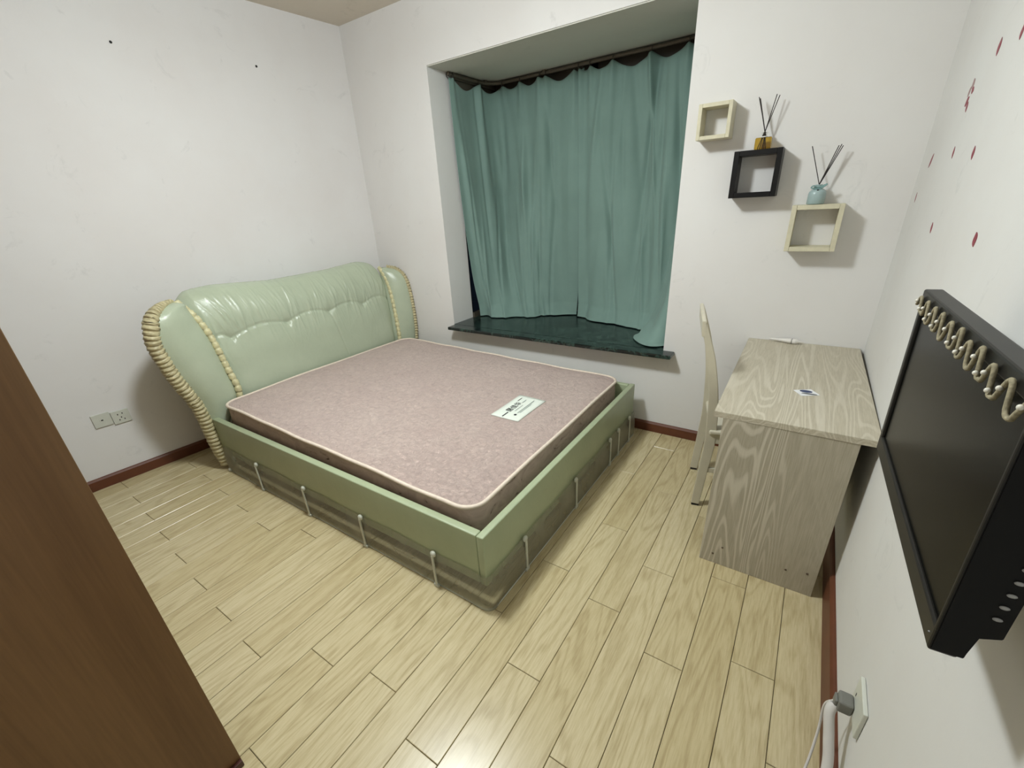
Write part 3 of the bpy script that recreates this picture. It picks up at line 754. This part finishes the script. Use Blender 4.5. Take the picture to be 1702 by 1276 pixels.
part('bow', tube(spline([(0, -.018, .066), (-.018, -.023, .076), (-.026, -.021, .068), (0, -.019, .062), (.020, -.023, .072), (.028, -.021, .080), (0, -.018, .068)], 30), .003, 6), M['ribbon'], d2)
part('tag', lathe([(.001, 0), (.004, .001), (.004, .004), (.001, .005)], 10), M['reed'], d2, (0, -.026, .056))
for (bx, tx, tz, ty) in ((.002, -.056, .232, .0), (-.006, .040, .226, .004), (-.002, .049, .229, -.006), (0, .055, .224, .004), (-.003, .034, .205, -.004)):
    part('reed', tube([(bx, 0, .006), (bx*.2, 0, .078), (tx, ty, tz)], .0019, 6), M['reed'], d2)

# ---------------------------------------------------------------- television on the right wall
# local frame: origin at near-bottom corner of the front; x depth to the wall, y away from camera (far), z up; top leans out 2 cm
TVX0, TVY0, TVZ0, TVH = 3.283, -2.0573, .918, .324
tv = thing('television', (TVX0, TVY0, TVZ0), 'black flat television hung on the right wall with beaded garland', 'television')
TROT = (-.010, -.029, .023)
tv.rotation_euler = TROT
TW = .523
part('bezel', boxes([((0, 0, 0), (.026, TW, .034), .003, 2), ((0, 0, TVH-.020), (.026, TW, TVH), .003, 2), ((0, 0, .030), (.026, .007, TVH-.018), .002, 2), ((0, TW-.018, .030), (.026, TW, TVH-.018), .003, 2)]), M['tv'], tv)
part('screen', box((.0045, .0065, .033), (.012, TW-.017, TVH-.019)), M['screen'], tv, None, 'dark glossy screen')
part('back_shell', prism([(.020, .004), (.030, .003), (.032, .040), (.044, .046), (.052, .10), (.050, TVH-.05), (.030, TVH-.008), (.020, TVH-.004)], 'y', .004, TW-.004, .002), M['tvtop'], tv)
part('side_housing', prism([(.002, .003), (.030, .004), (.0325, .040), (.050, .046), (.054, .30), (.022, TVH-.004), (.002, TVH-.003)], 'y', -.0012, .010, .001), M['side_shade'], tv, None, 'side with buttons, blackened to stand for shadow')
bt = lathe([(.001, 0), (.0030, .0003), (.0030, .0012), (.001, .0018)], 12); bt.materials.append(M['vent'])
for k in range(10):
    e = bpy.data.objects.new('side_button', bt); COL.objects.link(e); e.parent = tv; e.location = (.0385+.0007*k, -.0014, .072+.0170*k); e.rotation_euler = (PI/2, 0, 0); e.scale = (1.35, .8, 1)
part('logo_led', lathe([(.0008, 0), (.0016, .0004), (.0008, .0008)], 8), M['vent'], tv, (-.0002, .010, .018))
# bracket between set and wall
part('wall_mount', boxes([((.050, TW*.38, .10), (.060, TW*.62, .24)), ((.056, TW*.45, .13), (.108, TW*.55, .20))]), M['metal'], tv)
for k, (a, b) in enumerate((((.035, .10, TVH-.02), (.06, .02, TVH-.05)), ((.04, .13, TVH-.015), (.07, .03, TVH-.08)))):
    part('cable', tube(spline([(.045, .235-.02*k, TVH-.09), (.052, .20, TVH-.02+.004*k), (.056, .14, TVH+.006+.006*k), (.062, .06, TVH-.004+.006*k), (.066, -.02, TVH-.06)], 30), .0055, 8), M['cable'], tv)
# garland draped along the top bezel
gl = thing('bead_garland', (TVX0, TVY0, TVZ0), 'beige cord garland with silver beads along the television top edge', 'garland')
gl.rotation_euler = TROT
pts = []; beads = []
gy = TW-.002; rg = random.Random(2)
while gy > .004:
    st = rg.uniform(.040, .058)
    top_z = TVH-.006-rg.uniform(0, .006); low = TVH-.030-rg.uniform(0, .010)
    pts += [(-.0040, gy, low+.004), (-.0042, gy-st*.30, top_z), (-.0042, gy-st*.48, top_z-.001), (-.0040, gy-st*.62, low), (-.0042, gy-st*.88, low-.001)]
    beads.append((-.0072, gy-st*.20, (top_z+low)/2+.003))
    if rg.random() < .4: beads.append((-.0072, gy-st*.72, low+.004))
    gy -= st
part('cord', tube(spline(pts, len(pts)*4), .0027, 7), M['rope'], gl)
bd = bmesh.new(); bmesh.ops.create_uvsphere(bd, u_segments=12, v_segments=8, radius=.0029); bead = b2m(bd, True); bead.materials.append(M['bead'])
for p in beads:
    e = bpy.data.objects.new('bead', bead); COL.objects.link(e); e.parent = gl; e.location = p

# ---------------------------------------------------------------- sockets, plug, cable
def plate(name, frame_o, label, cat, kind, group=None):
    pass
def wall_plate(name, y, z, wid, hgt, label, cat, group=None):
    t = thing(name, (xl(y)+.0005, y, z), label, cat, group, math.atan(-LA) if False else -math.atan(LA))
    part('cover', box((0, -wid/2, -hgt/2), (.008, wid/2, hgt/2), .002), M['plate'], t)
    return t
s1 = wall_plate('tv_outlet', -2.066, .398, .083, .080, 'pale double-width wall plate half without holes', 'outlet')
s1['label'] = 'blank-faced left wall outlet, the one nearer the wardrobe'
part('insert', box((.008, -.012, -.008), (.0095, .012, .010), .0005), M['plate'], s1)
part('port', box((.0095, -.005, -.003), (.0099, .005, .004)), M['hole'], s1)
s2 = wall_plate('wall_socket', -1.981, .388, .083, .080, 'five-hole white wall socket, the one nearer the bed', 'outlet')
for (a, b) in ((-.012, .016), (.010, .018), (0, -.004), (-.012, -.018), (.012, -.018)):
    part('slot', box((.008, a-.0025, b-.004), (.0084, a+.0025, b+.004)), M['hole'], s2)
s3 = wall_plate('light_switch', -2.29, 1.032, .085, .082, 'white light switch beside the wardrobe on the left wall', 'switch')
part('rocker', box((.008, -.034, -.034), (.011, .034, .034), .0015), M['plate'], s3)

RS = thing('wall_socket', (W-.0005, -1.672, .322), 'white low wall socket with grey plug under the television', 'outlet')
part('cover', box((-.009, -.050, -.044), (0, .050, .044), .002), M['plate'], RS)
part('slot', box((-.0094, .028, -.004), (-.009, .032, .006)), M['hole'], RS)
pg = thing('plug', (W-.0095, -1.652, .300), 'grey power plug in the low right wall socket', 'plug')
part('body', box((-.030, -.019, -.026), (0, .019, .010), .006, 3), M['plug'], pg)
part('grip', box((-.036, -.013, -.024), (-.029, .013, .002), .003, 3), M['plug'], pg)
cb = thing('power_cable', (W-.06, -1.66, .29), 'thick white power cable hanging from the grey plug', 'cable')
part('cable_sleeve', tube(spline([(.018, .004, -.012), (.012, -.010, -.030), (.020, -.04, -.075), (.028, -.08, -.130), (.020, -.16, -.215), (.0, -.30, -.272), (-.06, -.48, -.276)], 40), .0115, 12), M['wcable'], cb)
part('cord', tube(spline([(.018, .012, -.008), (.006, .02, -.05), (.008, .00, -.12), (.0, -.05, -.19), (-.02, -.12, -.245), (-.05, -.26, -.283), (-.04, -.42, -.284)], 40), .0032, 8), M['wcable'], cb)

# ---------------------------------------------------------------- wall stickers, nails
def leaf(L, wd, ang):
    n = 10; P = []
    for i in range(n+1): t = i/n; P.append((L*(t-.5), wd*math.sin(PI*t)**.8))
    for i in range(n-1, 0, -1): t = i/n; P.append((L*(t-.5), -wd*math.sin(PI*t)**.9))
    c, s = math.cos(ang), math.sin(ang)
    return prism([(a*c-b*s, a*s+b*c) for a, b in P], 'x', -.0008, -.0001)
ST = [(-.737, 1.712, .040, .0130, 1.5, 'red petal sticker high on the right wall, below the topmost one'), (-.925, 1.702, .030, .010, 1.4, 'topmost red petal sticker at the right edge of the picture'),
      (-.225, 1.476, .058, .011, -.9, 'faded petal sticker nearest the room corner, above the desk'), (-.593, 1.484, .034, .009, 1.3, 'slim petal sticker, middle one of the upper row of three'),
      (-.858, 1.470, .034, .011, 1.3, 'red petal sticker, right one of the upper row of three'), (-.131, 1.353, .036, .007, 1.5, 'tiny petal sticker low beside the room corner'),
      (-.640, 1.276, .034, .010, 1.2, 'red petal sticker, left one of the lower pair'), (-1.167, 1.287, .034, .013, 1.1, 'dark red petal sticker, right one of the lower pair')]
for (y, z, L, wd, a, lb) in ST:
    o = link('wall_sticker', leaf(L, wd, a), M['petal'], None, (W, y, z)); tag(o, lb, 'sticker', 'petal wall stickers')
fl = thing('blossom_sticker', (W, -.555, 1.632), 'red and grey blossom sticker cluster above the petals', 'sticker')
for (y, z, L, wd, a, mt_) in ((.0, .028, .034, .012, 1.0, 'petal2'), (.022, .012, .030, .010, 2.2, 'petal2'), (-.020, .010, .028, .009, .2, 'petal'), (.010, -.014, .036, .012, -.6, 'petal'), (-.014, -.030, .030, .009, 1.2, 'petal')):
    part('petal', leaf(L, wd, a), M[mt_], fl, (0, y, z))
for (y, z, lb) in ((-1.3763, 2.2713, 'small black nail high on the left wall, nearer the camera'), (-.6539, 2.2801, 'small black nail high on the left wall, nearer the corner')):
    me = lathe([(.001, 0), (.0065, .001), (.006, .004), (.001, .006)], 10); me.transform(Matrix.Rotation(PI/2, 4, 'Y'))
    o = link('nail', me, M['nail'], None, (xl(y)+.0005, y, z)); tag(o, lb, 'nail', 'nails on the left wall')

# ---------------------------------------------------------------- wardrobe at the left edge
WX, WY = 2.0, -2.478
wd = thing('wardrobe', (1.1, -2.85, 0), 'tall brown wood wardrobe close to the camera at the left', 'wardrobe')
WO = (-1.1, 2.85, 0)
def wp(name, me, mat, par=None, label=None):
    o = part(name, me, mat, par or wd, None, label)
    if par is None: o.location = WO
    return o
wp('side_panel', box((WX-.02, YF+.01, .0), (WX, WY, 2.2), .0015), M['brown'])
wp('side_panel', box((.12, YF+.01, .0), (.14, WY, 2.2), .0015), M['brown'])
wp('top_panel', box((.14, YF+.01, 2.18), (WX-.02, WY, 2.2)), M['brown'])
wp('back_panel', box((.14, YF+.01, .06), (WX-.02, YF+.02, 2.18)), M['brown'])
wp('bottom_panel', box((.14, YF+.02, .06), (WX-.02, WY-.03, .08)), M['brown'])
wp('plinth', box((.14, WY-.04, 0), (WX-.02, WY-.022, .06)), M['dark'])
wp('side_skirting', box((WX, YF+.01, 0), (WX+.012, WY-.001, .022), .002), M['dark'], None, 'dark red strip at the foot')
for k in range(4):
    x0 = .142+k*.4595
    dr = wp('door', box((x0, WY-.019, .065), (x0+.457, WY-.001, 2.178), .0015), M['brown'])
    hx = x0+(.42 if k % 2 == 0 else .03)
    part('handle', tube(spline([(hx, WY, .95), (hx, WY+.024, .97), (hx, WY+.026, 1.05), (hx, WY+.024, 1.13), (hx, WY, 1.15)], 16), .005, 8), M['metal'], dr)
